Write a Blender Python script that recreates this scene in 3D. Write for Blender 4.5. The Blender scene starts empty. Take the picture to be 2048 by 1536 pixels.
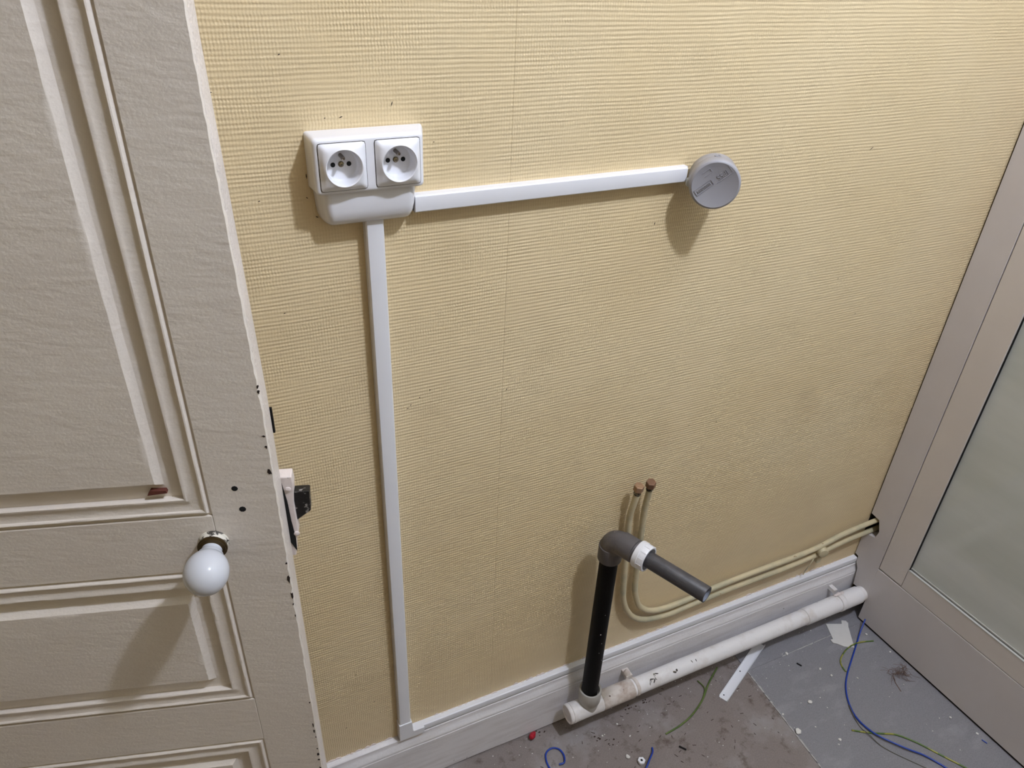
import bpy, bmesh, math, random
from mathutils import Vector, Matrix
random.seed(7)
PI = math.pi
sc = bpy.context.scene
col = sc.collection

# ------------------------------------------------------------------ camera
R = ((0.9055038351564332, -0.4225246941963226, 0.03918784647432364),
     (-0.19525852703067575, -0.49687830287671036, -0.8455684831828649),
     (0.37674515542844333, 0.7580137432294115, -0.5324267582837416))
cd = bpy.data.cameras.new('camera'); cam = bpy.data.objects.new('camera', cd); col.objects.link(cam)
cd.sensor_width = 36.0; cd.lens = 1495.8134699 / 2048 * 36.0; cd.clip_start = 0.01
M = Matrix.Identity(4)
for i in range(3):
    M[i][0] = R[0][i]; M[i][1] = -R[1][i]; M[i][2] = -R[2][i]
M.translation = (0.0, -0.935, 1.645)
cam.matrix_world = M
sc.camera = cam

# ------------------------------------------------------------------ light
w = bpy.data.worlds.new('world'); sc.world = w; w.use_nodes = True
w.node_tree.nodes['Background'].inputs[0].default_value = (0.9, 0.95, 1, 1)
w.node_tree.nodes['Background'].inputs[1].default_value = 0.0
ld = bpy.data.lights.new('ceiling_bulb_light', 'POINT'); lo = bpy.data.objects.new('ceiling_bulb_light', ld); col.objects.link(lo)
LAMP = Vector((0.90, -1.06, 2.85))
lo.location = LAMP; ld.energy = 87; ld.shadow_soft_size = 0.045; ld.color = (0.905, 0.985, 1.20)
sc.view_settings.view_transform = 'Standard'
sc.view_settings.look = 'None'
sc.view_settings.exposure = 0.0
sc.view_settings.gamma = 1.0
sc.view_settings.use_curve_mapping = False

# ------------------------------------------------------------------ materials
def srgb(r, g, b):
    f = lambda c: (c / 255 / 12.92) if c / 255 <= 0.04045 else ((c / 255 + 0.055) / 1.055) ** 2.4
    return (f(r), f(g), f(b), 1)

class NT:
    def __init__(s, name):
        s.m = bpy.data.materials.new(name); s.m.use_nodes = True
        s.t = s.m.node_tree; s.n = s.t.nodes; s.l = s.t.links
        s.b = s.n['Principled BSDF']
    def node(s, t, **k):
        n = s.n.new(t)
        for a, v in k.items(): setattr(n, a, v)
        return n
    def link(s, a, b): s.l.new(a, b)
    def pos(s, sx=1, sy=1, sz=1):
        g = s.node('ShaderNodeNewGeometry'); m = s.node('ShaderNodeMapping')
        m.inputs['Scale'].default_value = (sx, sy, sz)
        s.link(g.outputs['Position'], m.inputs['Vector']); return m.outputs[0]
    def noise(s, vec, scale=1, detail=2, rough=0.5):
        n = s.node('ShaderNodeTexNoise'); n.inputs['Scale'].default_value = scale
        n.inputs['Detail'].default_value = detail; n.inputs['Roughness'].default_value = rough
        s.link(vec, n.inputs['Vector']); return n.outputs['Fac']
    def math(s, op, a, b=None):
        n = s.node('ShaderNodeMath', operation=op)
        for i, v in enumerate((a, b)):
            if v is None: continue
            if isinstance(v, (int, float)): n.inputs[i].default_value = v
            else: s.link(v, n.inputs[i])
        return n.outputs[0]
    def ramp(s, fac, p0, p1, c0=(0, 0, 0, 1), c1=(1, 1, 1, 1)):
        n = s.node('ShaderNodeValToRGB'); e = n.color_ramp.elements
        e[0].position = p0; e[1].position = p1; e[0].color = c0; e[1].color = c1
        s.link(fac, n.inputs[0]); return n.outputs[0]
    def mix(s, fac, a, b):
        n = s.node('ShaderNodeMix', data_type='RGBA')
        if isinstance(fac, (int, float)): n.inputs[0].default_value = fac
        else: s.link(fac, n.inputs[0])
        for i, v in ((6, a), (7, b)):
            if isinstance(v, tuple): n.inputs[i].default_value = v
            else: s.link(v, n.inputs[i])
        return n.outputs[2]
    def bump(s, h, dist, strength=1.0):
        n = s.node('ShaderNodeBump'); n.inputs['Distance'].default_value = dist; n.inputs['Strength'].default_value = strength
        s.link(h, n.inputs['Height']); s.link(n.outputs[0], s.b.inputs['Normal'])
    def base(s, c):
        if isinstance(c, tuple): s.b.inputs['Base Color'].default_value = c
        else: s.link(c, s.b.inputs['Base Color'])
    def rough(s, r): s.b.inputs['Roughness'].default_value = r

def simple(name, c, rough=0.4, metal=0.0, var=0.08, vscale=60, bump=0.0, bscale=400, spec=0.5):
    k = NT(name); p = k.pos()
    n = k.noise(p, vscale, 3)
    dark = tuple(x * (1 - var) for x in c[:3]) + (1,)
    k.base(k.mix(n, dark, c)); k.rough(rough)
    k.b.inputs['Metallic'].default_value = metal; k.b.inputs['Specular IOR Level'].default_value = spec
    if bump: k.bump(k.noise(p, bscale, 3), bump)
    return k.m

def stained(name, c, stain, lo_, hi, scale, rough=0.45, stretch=(1, 1, 1), chip=None, chip_lo=0.68, chip_scale=90, bump=0.0004):
    k = NT(name)
    n = k.noise(k.pos(*stretch), scale, 5, 0.6)
    cc = k.mix(k.ramp(n, lo_, hi), c, stain)
    if chip:
        n2 = k.noise(k.pos(), chip_scale, 4, 0.55)
        cc = k.mix(k.ramp(n2, chip_lo, chip_lo + 0.02), cc, chip)
    k.base(cc); k.rough(rough)
    k.bump(k.noise(k.pos(), 180, 4), bump)
    return k.m

# woven wall covering: horizontal ribs with slubs, crossed by finer upright threads
k = NT('woven_wallpaper')
g = k.node('ShaderNodeNewGeometry'); sp = k.node('ShaderNodeSeparateXYZ'); k.link(g.outputs['Position'], sp.inputs[0])
nz = k.noise(k.pos(5, 1, 26), 1, 2); nb = k.noise(k.pos(14, 1, 150), 1, 2); nx = k.noise(k.pos(24, 1, 150), 1, 2); nd = k.noise(k.pos(9, 1, 14), 1, 2)
row = k.math('SINE', k.math('ADD', k.math('MULTIPLY', sp.outputs['Z'], 2 * PI / 0.0057), k.math('MULTIPLY', nz, 9.0)))
row = k.math('MULTIPLY', row, k.math('ADD', k.math('MULTIPLY', nb, 1.9), -0.25))
cl = k.math('SINE', k.math('ADD', k.math('MULTIPLY', sp.outputs['X'], 2 * PI / 0.0039), k.math('MULTIPLY', nx, 5.5)))
cl = k.math('MULTIPLY', cl, k.math('ADD', k.math('MULTIPLY', nd, 1.4), -0.32))
fine = k.noise(k.pos(1, 1, 1), 700, 2)
h = k.math('ADD', k.math('ADD', row, cl), k.math('MULTIPLY', fine, 0.9))
k.bump(h, 0.00030, 0.85)
blot = k.noise(k.pos(), 2.6, 3); blot2 = k.noise(k.pos(), 7, 4)
c = k.mix(k.ramp(blot, 0.35, 0.65), srgb(222, 200, 157), srgb(226, 206, 166))
c = k.mix(k.ramp(blot2, 0.58, 0.8), c, srgb(213, 192, 152))
dirt = k.math('MULTIPLY', k.ramp(k.noise(k.pos(1.2, 1, 2.5), 3.0, 4), 0.5, 0.75), 0.25)
c = k.mix(dirt, c, srgb(200, 180, 142))
k.base(c); k.rough(0.5); k.b.inputs['Specular IOR Level'].default_value = 0.5
M_wallpaper = k.m

k = NT('old_gloss_paint')
p = k.pos()
n1 = k.noise(k.pos(60, 60, 160), 1, 3); n2 = k.noise(p, 330, 3); n3 = k.noise(k.pos(14, 14, 40), 1, 2)
hh = k.math('ADD', k.math('ADD', k.math('MULTIPLY', n1, 1.0), k.math('MULTIPLY', n2, 0.35)), k.math('MULTIPLY', n3, 1.0))
k.bump(hh, 0.0011, 0.6)
c = k.mix(k.ramp(k.noise(p, 5, 4), 0.35, 0.7), srgb(228, 219, 207), srgb(221, 211, 199))
k.base(c); k.rough(0.33)
M_door = k.m
k = NT('old_gloss_paint_brushed_edge')
k.bump(k.math('ADD', k.noise(k.pos(120, 120, 30), 1, 3), k.noise(k.pos(), 260, 3)), 0.0016, 0.7)
k.base(k.mix(k.ramp(k.noise(k.pos(), 12, 4), 0.35, 0.7), srgb(222, 213, 206), srgb(212, 203, 194))); k.rough(0.34)
M_edge = k.m

M_pvc = simple('white_pvc', srgb(233, 233, 236), 0.28, var=0.03, vscale=25)
M_pvc2 = simple('bright_white_plastic', srgb(236, 236, 240), 0.22, var=0.02, vscale=25)
M_black = simple('matt_black', srgb(14, 12, 11), 0.6, var=0.3, spec=0.25)
M_gap = simple('gap_shade_and_strip', srgb(70, 64, 58), 0.8, var=0.2)  # dark tone for the painted socket gap shade and the rear strip
M_hole_shade = simple('hole_shade_black', srgb(8, 8, 8), 0.8)  # black that paints the shade inside holes and behind the lock edge
M_steel = simple('nickel_metal', srgb(178, 172, 160), 0.22, 1.0, var=0.1)
M_pin = simple('earth_pin_metal', srgb(150, 140, 128), 0.3, 1.0, var=0.1)
M_box = simple('grey_plastic', srgb(160, 159, 164), 0.42, var=0.04)
M_boxtext = simple('grey_plastic_relief_shade', srgb(148, 147, 153), 0.5, var=0.04)  # darker grey paints relief shading into the lettering and outlines
M_mast = simple('grey_grommet', srgb(186, 188, 186), 0.5)
M_board = stained('worn_white_paint', srgb(232, 229, 229), srgb(206, 200, 197), 0.45, 0.85, 9, 0.42, (1, 1, 7), srgb(122, 108, 96), 0.74, 70)
M_plinthpipe = stained('dirty_white_pipe_paint', srgb(234, 231, 229), srgb(200, 188, 176), 0.5, 0.8, 16, 0.4, (1, 1, 1), srgb(128, 108, 86), 0.735, 75)
M_rustpaint = stained('rusty_white_paint', srgb(214, 205, 196), srgb(150, 118, 92), 0.45, 0.72, 22, 0.5, (1, 1, 1), srgb(84, 60, 46), 0.68, 110)
M_teegrey = simple('light_grey_pvc', srgb(186, 182, 174), 0.4, var=0.1)
M_standpipe = simple('black_pvc', srgb(9, 7, 5), 0.55, var=0.2, spec=0.12)
M_elbow = stained('dusty_grey_pvc', srgb(88, 84, 84), srgb(126, 114, 104), 0.48, 0.75, 24, 0.55)
M_outlet = stained('dark_grey_pvc', srgb(64, 62, 64), srgb(90, 87, 86), 0.48, 0.8, 30, 0.5, (1, 1, 3), bump=0.0002)
M_pipein = simple('bluish_grey_pvc', srgb(132, 136, 146), 0.5)
M_cream = stained('cream_pipe_paint', srgb(206, 192, 156), srgb(168, 166, 140), 0.45, 0.75, 14, 0.42, (1, 1, 1), srgb(150, 120, 88), 0.71, 90)
M_copper = simple('brass_copper', srgb(172, 138, 108), 0.4, 0.35, var=0.25, vscale=90)
M_copper_dark = simple('dull_copper', srgb(136, 102, 78), 0.5, 0.3, var=0.3, vscale=90)
M_thread = stained('tarnished_thread', srgb(40, 30, 24), srgb(150, 140, 118), 0.5, 0.62, 160, 0.6)
M_alu = stained('grey_lacquer', srgb(206, 200, 197), srgb(198, 191, 187), 0.4, 0.8, 4, 0.34, bump=0.00003)
M_alu2 = stained('warm_grey_lacquer', srgb(212, 204, 196), srgb(204, 196, 188), 0.4, 0.8, 4, 0.34, bump=0.00003)
M_bead = simple('pale_grey_bead', srgb(196, 196, 190), 0.35)
M_porc = simple('white_porcelain', srgb(204, 206, 211), 0.08, var=0.02, vscale=15, spec=0.6)
M_brass = simple('dark_brass', srgb(86, 70, 44), 0.38, 0.7, var=0.4, vscale=200)
M_cracked = stained('flaking_white_paint_on_brass', srgb(226, 220, 206), srgb(70, 66, 60), 0.5, 0.56, 120, 0.45)
M_bolt = stained('blackened_steel', srgb(20, 18, 17), srgb(158, 152, 146), 0.56, 0.64, 110, 0.4, (1, 1, 1), bump=0.0006)
M_lockpaint = stained('chipped_pinkish_white_paint', srgb(228, 216, 210), srgb(212, 200, 194), 0.4, 0.8, 40, 0.35, (1, 1, 1), srgb(60, 44, 36), 0.70, 120)
M_wood = simple('bare_red_wood', srgb(104, 52, 40), 0.7, var=0.4, vscale=200)
M_chip = simple('dark_chip', srgb(42, 28, 22), 0.8, var=0.4)
M_dirt = simple('dark_dirt', srgb(78, 62, 52), 0.9, var=0.4)
M_plaster = simple('plaster_white', srgb(224, 221, 214), 0.8, var=0.12, vscale=120)
M_paper = simple('white_board_scrap', srgb(212, 209, 203), 0.7, var=0.1, vscale=60)
M_blue = simple('blue_wire_sheath', srgb(24, 62, 158), 0.35, var=0.1)
M_red = simple('red_plastic', srgb(176, 24, 44), 0.4, var=0.25, vscale=150)
M_brown = simple('brown_fibre', srgb(116, 88, 70), 0.8, var=0.3)
M_thin = simple('dark_thin_sheath', srgb(84, 80, 66), 0.5)
k = NT('green_yellow_sheath'); n = k.noise(k.pos(), 45, 1)
k.base(k.mix(k.ramp(n, 0.47, 0.53), srgb(82, 108, 42), srgb(150, 148, 62))); k.rough(0.4); M_gy = k.m
k = NT('green_sheath'); n = k.noise(k.pos(), 35, 1)
k.base(k.mix(k.ramp(n, 0.4, 0.7), srgb(76, 98, 42), srgb(104, 120, 58))); k.rough(0.45); M_green = k.m

k = NT('grey_vinyl_tile')
n = k.noise(k.pos(), 420, 4, 0.7); n2 = k.noise(k.pos(3, 7, 1), 2.5, 5, 0.65)
c = k.mix(k.ramp(n, 0.3, 0.7), srgb(116, 114, 117), srgb(140, 138, 141))
c = k.mix(k.math('MULTIPLY', k.ramp(n2, 0.55, 0.78), 0.3), c, srgb(188, 186, 187))
k.base(c); k.rough(0.62); k.bump(n, 0.0002); M_tile = k.m
k = NT('brown_stained_vinyl')
n = k.noise(k.pos(), 380, 4, 0.7); n2 = k.noise(k.pos(), 5, 5, 0.65); n3 = k.noise(k.pos(), 26, 5, 0.7)
c = k.mix(k.ramp(n, 0.3, 0.7), srgb(114, 104, 98), srgb(138, 128, 122))
c = k.mix(k.ramp(n2, 0.52, 0.72), c, srgb(150, 144, 142))
c = k.mix(k.math('MULTIPLY', k.ramp(n3, 0.54, 0.68), 0.8), c, srgb(84, 68, 57))
k.base(c); k.rough(0.66); k.bump(n, 0.0002); M_floor = k.m
M_seam = simple('chalky_joint', srgb(188, 184, 180), 0.9, var=0.35, vscale=80)
M_plainwall = simple('cream_plain_wall', srgb(162, 147, 114), 0.8)
M_ceil = simple('white_ceiling', srgb(196, 192, 184), 0.9)
M_farwall = simple('pale_grey_wall', srgb(226, 226, 220), 0.8)

k = NT('streaky_film_glass')
g_ = k.node('ShaderNodeNewGeometry'); mp = k.node('ShaderNodeMapping'); mp.inputs['Rotation'].default_value = (math.radians(-28), 0, 0); mp.inputs['Scale'].default_value = (1, .9, 5)
k.link(g_.outputs['Position'], mp.inputs['Vector']); n = k.noise(mp.outputs[0], 2.4, 4, 0.5)
film = k.mix(k.ramp(n, 0.35, 0.7), srgb(222, 226, 217), srgb(240, 242, 235))  # pale diffuse film with slanting random streaks
df = k.node('ShaderNodeBsdfDiffuse'); k.link(film, df.inputs[0])
tr = k.node('ShaderNodeBsdfTransparent'); tr.inputs[0].default_value = srgb(206, 214, 204)
gl = k.node('ShaderNodeBsdfGlossy'); gl.inputs['Roughness'].default_value = 0.04
m1 = k.node('ShaderNodeMixShader'); m1.inputs[0].default_value = 0.70; k.link(tr.outputs[0], m1.inputs[1]); k.link(df.outputs[0], m1.inputs[2])
fr = k.node('ShaderNodeFresnel'); fr.inputs[0].default_value = 1.5
m2 = k.node('ShaderNodeMixShader'); k.link(fr.outputs[0], m2.inputs[0]); k.link(m1.outputs[0], m2.inputs[1]); k.link(gl.outputs[0], m2.inputs[2])
k.link(m2.outputs[0], k.n['Material Output'].inputs[0]); M_glass = k.m

# ------------------------------------------------------------------ mesh helpers
def finish(name, bm, m, parent=None, smooth=None, bevel=0.0, label=None, recalc=True):
    if recalc: bmesh.ops.recalc_face_normals(bm, faces=bm.faces)
    if smooth is not None:
        for f in bm.faces: f.smooth = True
        for e in bm.edges:
            if len(e.link_faces) == 2 and e.calc_face_angle(0) > math.radians(smooth): e.smooth = False
    root = parent
    off = Vector((0, 0, 0))
    while root is not None:
        off += root.location; root = root.parent
    if parent is not None:
        for v in bm.verts: v.co -= off
        loc = Vector((0, 0, 0))
    else:
        xs = [v.co for v in bm.verts]
        loc = Vector(((min(v.x for v in xs) + max(v.x for v in xs)) / 2, (min(v.y for v in xs) + max(v.y for v in xs)) / 2, min(v.z for v in xs)))
        for v in bm.verts: v.co -= loc
    me = bpy.data.meshes.new(name); bm.to_mesh(me); bm.free()
    me.materials.append(m)
    o = bpy.data.objects.new(name, me); col.objects.link(o); o.location = loc
    if parent is not None: o.parent = parent
    if bevel:
        b = o.modifiers.new('bevel', 'BEVEL'); b.width = bevel; b.segments = 2; b.limit_method = 'ANGLE'; b.angle_limit = math.radians(40)
        b.harden_normals = False
    if label: o['label'] = label
    return o

def empty(name, loc):
    o = bpy.data.objects.new(name, None); col.objects.link(o); o.location = loc; o.empty_display_size = 0.05
    return o
def tag(o, label, cat, group=None, kind=None):
    o['label'] = label
    if cat: o['category'] = cat
    if group: o['group'] = group
    if kind: o['kind'] = kind
    return o
def struct(o, label): o['kind'] = 'structure'; o['label'] = label; return o

def frame_map(o, ax, ay, az):
    o, ax, ay, az = Vector(o), Vector(ax), Vector(ay), Vector(az)
    return lambda x, y, z: o + ax * x + ay * y + az * z
WORLD = lambda x, y, z: Vector((x, y, z))
def box(bm, x0, x1, y0, y1, z0, z1, f=WORLD):
    v = [bm.verts.new(f(x, y, z)) for x in (x0, x1) for y in (y0, y1) for z in (z0, z1)]
    for q in ((0, 1, 3, 2), (4, 6, 7, 5), (0, 4, 5, 1), (2, 3, 7, 6), (0, 2, 6, 4), (1, 5, 7, 3)):
        bm.faces.new([v[i] for i in q])
def prism(bm, poly, d0, d1, f):       # poly in (u,v); extruded along the third axis of f(u,v,d)
    a = [bm.verts.new(f(u, v, d0)) for u, v in poly]; b = [bm.verts.new(f(u, v, d1)) for u, v in poly]
    n = len(poly)
    bm.faces.new(a); bm.faces.new(b[::-1])
    for i in range(n): bm.faces.new((a[i], b[i], b[(i + 1) % n], a[(i + 1) % n]))
def loft(bm, loops, cap0=True, cap1=True):
    rs = [[bm.verts.new(p) for p in lp] for lp in loops]
    n = len(rs[0])
    for a, b in zip(rs, rs[1:]):
        for i in range(n): bm.faces.new((a[i], a[(i + 1) % n], b[(i + 1) % n], b[i]))
    if cap0: bm.faces.new(rs[0][::-1])
    if cap1: bm.faces.new(rs[-1])
    return rs
def lathe(bm, prof, f, seg=32, cap0=True, cap1=True, hexa=False):   # prof: (r,h) ; f(x,y,h)
    loft(bm, [[f(r * math.cos(2 * PI * i / seg), r * math.sin(2 * PI * i / seg), h_) for i in range(seg)] for r, h_ in prof], cap0, cap1)
def axis_frame(o, d):
    d = Vector(d).normalized(); up = Vector((0, 0, 1)) if abs(d.z) < 0.9 else Vector((1, 0, 0))
    a = d.cross(up).normalized(); b = d.cross(a)
    return frame_map(o, a, b, d)
def tube(bm, pts, r, seg=12, wob=0.0):
    pts = [Vector(p) for p in pts]
    t0 = (pts[1] - pts[0]).normalized(); a = t0.orthogonal().normalized(); loops = []
    for i, p in enumerate(pts):
        t = (pts[min(i + 1, len(pts) - 1)] - pts[max(i - 1, 0)]).normalized()
        a = (a - t * a.dot(t)).normalized(); b = t.cross(a)
        rr = (r[i] if isinstance(r, list) else r) * (1 + random.uniform(-wob, wob))
        loops.append([p + (a * math.cos(2 * PI * j / seg) + b * math.sin(2 * PI * j / seg)) * rr for j in range(seg)])
    loft(bm, loops)
def spline(pts, n=8):
    pts = [Vector(p) for p in pts]; out = []
    for i in range(len(pts) - 1):
        p0 = pts[max(i - 1, 0)]; p1 = pts[i]; p2 = pts[i + 1]; p3 = pts[min(i + 2, len(pts) - 1)]
        for j in range(n):
            t = j / n
            out.append(0.5 * ((2 * p1) + (p2 - p0) * t + (2 * p0 - 5 * p1 + 4 * p2 - p3) * t * t + (3 * p1 - p0 - 3 * p2 + p3) * t ** 3))
    out.append(pts[-1]); return out
def rrect(cx, cz, hx, hz, r, n=6):    # rounded rectangle, 4*(n+1) points, starting at +x side going counter-clockwise
    out = []
    for qx, qz, a0 in ((1, 1, 0), (-1, 1, 90), (-1, -1, 180), (1, -1, 270)):
        for i in range(n + 1):
            a = math.radians(a0 + 90 * i / n)
            out.append((cx + qx * (hx - r) + r * math.cos(a), cz + qz * (hz - r) + r * math.sin(a)))
    return out
def psquare(cx, cz, h, r, N=96):      # rounded square sampled evenly by angle
    out = []
    for i in range(N):
        a = 2 * PI * i / N; c, s_ = math.cos(a), math.sin(a)
        k_ = 1 / max(abs(c), abs(s_)); p = 26.0
        k2 = 1 / (abs(c) ** p + abs(s_) ** p) ** (1 / p)
        out.append((cx + h * min(k_, k2) * c, cz + h * min(k_, k2) * s_))
    return out
def blob(bm, c, r, sx=1, sy=1, sz=1, sub=1, jit=0.3):
    g = bmesh.ops.create_icosphere(bm, subdivisions=sub, radius=r)
    for v in g['verts']:
        v.co = Vector((v.co.x * sx, v.co.y * sy, v.co.z * sz)) * (1 + random.uniform(-jit, jit)) + Vector(c)
def flake(bm, pts, t, f=WORLD): prism(bm, pts, 0, t, f)
NB = bmesh.new

# ------------------------------------------------------------------ setting: walls, floor, ceiling
wb = empty('wall_back', (0.3, 0, 0)); struct(wb, 'yellow wall covered in woven-texture wallpaper')
bm = NB(); box(bm, -1.3, 3.2, 0.0012, 0.12, 0, 3.0); finish('plaster', bm, M_plainwall, wb)
bm = NB(); box(bm, -1.3, 0.44750, 0, 0.0012, 0.0, 3.0); finish('wallpaper_strip', bm, M_wallpaper, wb)
bm = NB(); box(bm, 0.44785, 1.55, 0, 0.0012, 0.0, 3.0); finish('wallpaper_strip', bm, M_wallpaper, wb)
# small dark nicks and specks in the wallpaper
bm = NB()
for x, z, l, a in [(0.152, 1.5, .003, 20), (0.2163, 1.428, .005, 15), (0.197, 1.428, .002, 0), (0.281, 1.44, .006, 70), (0.168, 1.36, .007, 88), (0.166, 1.333, .003, 130), (0.176, 1.307, .004, 150),
                   (0.335, 1.39, .002, 0), (0.305, 1.0, .003, 90), (0.322, 1.01, .004, 80), (0.285, 0.985, .003, 20), (0.29, 0.99, .003, 20), (0.455, 0.98, .004, 40), (0.705, 1.235, .005, 75), (1.148, 1.32, .009, 40),
                   (1.16, 1.07, .003, 10), (1.52, 1.55, .012, 60), (0.07, 1.47, .003, 90), (0.073, 1.463, .003, 0), (0.108, 1.335, .003, 10), (1.24, 0.98, .003, 0), (0.86, 0.8, .003, 70), (0.93, 0.79, .003, 40), (0.16, 0.4, .004, 30), (0.17, 0.35, .003, 10), (0.19, 0.3, .004, 50), (0.13, 0.25, .004, 10), (0.2, 0.26, .003, 80), (0.12, 1.18, .003, 10)]:
    ca, sa = math.cos(math.radians(a)), math.sin(math.radians(a)); wd = 0.0007
    prism(bm, [(-l / 2, -wd * .4), (0, -wd), (l / 2, -wd * .3), (l / 2 * .7, wd * .5), (0, wd * .6)], 0.0, 0.0004,
          lambda u, v, d, x=x, z=z, ca=ca, sa=sa: Vector((x + u * ca - v * sa, -d, z + u * sa + v * ca)))
o = finish('wall_nicks', bm, M_chip, wb); o['kind'] = 'stuff'

fl = empty('floor', (0.6, -0.8, 0)); struct(fl, 'grey and brown stained vinyl floor strewn with debris')
bm = NB(); box(bm, -1.3, 3.2, -2.7, 0.0, -0.06, -0.0022); finish('subfloor', bm, M_floor, fl)
def seamx(y): return 1.1415 + (y + 0.092) * 0.055
bm = NB(); prism(bm, [(-1.3, 0.0), (seamx(0) - .0012, 0.0), (seamx(-2.7) - .0012, -2.7), (-1.3, -2.7)], -0.0022, 0.0, WORLD); finish('floor_tile', bm, M_floor, fl, label='brown dirty vinyl')
bm = NB(); prism(bm, [(seamx(-.09) + .0004, -0.0899), (seamx(-2.7) + .0004, -2.7), (1.62, -2.7), (1.62, -0.0899)], -0.0022, 0.0004, WORLD); finish('floor_tile', bm, M_tile, fl, label='grey vinyl tile')
bm = NB(); prism(bm, [(seamx(0) + .0004, 0.0), (seamx(-.09) + .0004, -0.0895), (1.62, -0.0895), (1.62, 0.0)], -0.0022, 0.0004, WORLD); finish('floor_tile', bm, M_tile, fl, label='narrow grey vinyl strip')
bm = NB()
y = -0.09
while y > -0.75:
    l = random.uniform(.008, .03); wdt = random.uniform(.0012, .0045)
    prism(bm, [(seamx(y) - wdt * .4, y), (seamx(y) + wdt, y - l * .3), (seamx(y) + wdt * .6, y - l), (seamx(y) - wdt * .5, y - l * .8)], 0.0, 0.0007, WORLD); y -= l * random.uniform(.7, 1.1)
x = 1.26
while x < 1.45:
    l = random.uniform(.008, .03); wdt = random.uniform(.001, .003)
    prism(bm, [(x, -.0897 - wdt), (x + l, -.0897 - wdt * .6), (x + l, -.0897 + wdt * .5), (x, -.0897 + wdt * .3)], 0.0, 0.0007, WORLD); x += l * random.uniform(.8, 1.3)
o = finish('joint_dust', bm, M_seam, fl); o['kind'] = 'stuff'
bm = NB(); box(bm, -1.42, 3.2, -2.82, 0.12, 3.0, 3.06); struct(finish('ceiling', bm, M_ceil), 'plain white ceiling')
bm = NB(); box(bm, -1.42, -1.3, -2.82, 0.12, -0.06, 3.0); struct(finish('wall_left', bm, M_plainwall), 'plain cream wall')
bm = NB(); box(bm, -1.3, 3.2, -2.82, -2.7, -0.06, 3.0); struct(finish('wall_front', bm, M_plainwall), 'plain cream wall')
bm = NB(); box(bm, 3.2, 3.32, -2.82, 0.12, -0.06, 3.06); struct(finish('wall_far', bm, M_farwall), 'pale wall of the next room')

# baseboard
bm = NB()
prof = [(0, .1595), (-.0105, .1592), (-.0122, .1575), (-.0125, .150), (-.0140, .1445), (-.0185, .137), (-.0195, .1335), (-.0195, .1305), (-.0182, .1293), (-.0182, .1277), (-.0195, .1265), (-.0195, .0045), (0, .0045)]
loops = []
n = 60
for i in range(n + 1):
    x = -1.25 + (1.558 + 1.25) * i / n
    j = random.uniform(-.0005, .0005)
    loops.append([Vector((x, y + (j if y < -.001 else 0), z + random.uniform(-.0005, .0005))) for y, z in prof])
loft(bm, loops)
b = finish('baseboard_back', bm, M_board, None, smooth=30); struct(b, 'worn white moulded wooden baseboard under the yellow wall')
# ragged old paint line along the top of the baseboard
bm = NB(); x = -0.3
while x < 1.5:
    l = random.uniform(.006, .02); hgt = random.uniform(.001, .007) if x < .24 or random.random() < .5 else .0015
    if not (0.225 < x < 0.29) and (x < .24 or x > .3):
        z0 = .159 if x < .23 else .181
        prism(bm, [(x, z0), (x + l, z0), (x + l * .9, z0 + hgt * .6), (x + l * .5, z0 + hgt), (x + l * .1, z0 + hgt * .4)], 0, .0009 + random.uniform(0, .0015), lambda u, v, d: Vector((u, -d, v)))
    x += l * random.uniform(.7, 1.6)
o = finish('paint_flakes', bm, M_lockpaint, b); o['kind'] = 'stuff'

# ------------------------------------------------------------------ right: glazed grey partition
pa = math.radians(2.02531265)
P0 = Vector((1.5445, 0, 0)); dP = Vector((math.sin(pa), -math.cos(pa), 0)); wP = Vector((math.cos(pa), math.sin(pa), 0))
pf = frame_map(P0, dP, Vector((0, 0, 1)), wP)      # (a along, z, depth away from room)
wr = empty('wall_right', (1.56, -0.4, 0)); struct(wr, 'grey lacquered partition with a glazed door panel')
post = [(0.0040, 2.99), (0.0040, .336), (.030, .332), (.0415, .300), (.0365, .276), (.002, .268), (.002, .189), (.0125, .187), (.0135, .166), (.023, .150), (.0285, .094), (.0765, .0975), (.0755, 2.99)]
bm = NB(); prism(bm, post, 0, .045, pf); finish('post', bm, M_alu, wr, bevel=.0008)
bm = NB(); box(bm, .0782, .1470, .2008, 2.99, .0008, .045, pf); finish('stile', bm, M_alu2, wr, bevel=.0008)
bm = NB(); box(bm, .0765, 2.2, .008, .1965, 0, .045, pf); finish('plinth_panel', bm, M_alu, wr, bevel=.0008)
bm = NB(); box(bm, .1482, 2.2, .1985, .2585, .0008, .045, pf); finish('bottom_rail', bm, M_alu2, wr, bevel=.0008)
bm = NB(); box(bm, .1502, 2.2, .2585, .2606, .0, .006, pf); finish('glazing_bead', bm, M_bead, wr)
bm = NB(); box(bm, .1482, 2.2, .2585, .2635, .0098, .0123, pf); finish('glazing_bead', bm, M_bead, wr)
bm = NB(); box(bm, .0755, .0782, .12, 2.99, .010, .04, pf); box(bm, .1470, .1480, .200, 2.99, .006, .04, pf); box(bm, .1482, 2.2, .1965, .1985, .010, .04, pf)
box(bm, .1482, 2.2, .2585, .2592, .006, .0097, pf); box(bm, -.02, .0040, .27, 2.99, .006, .04, pf)
finish('gasket_and_gap_shade', bm, M_black, wr)  # gaskets at the glass; the other strips paint the gaps' shade black
bm = NB(); box(bm, .1480, 2.2, .2585, 2.99, .0125, .0165, pf); finish('glass_pane', bm, M_glass, wr)
bm = NB(); box(bm, .1482, .1635, .2585, 2.99, .0168, .035, pf); finish('rear_pale_strip', bm, M_bead, wr)  # pale strip behind the glass edge
bm = NB(); box(bm, .1640, .1760, .2585, 2.99, .0168, .030, pf); finish('rear_dark_strip', bm, M_gap, wr)  # dark strip behind the glass, beside the pale one
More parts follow.
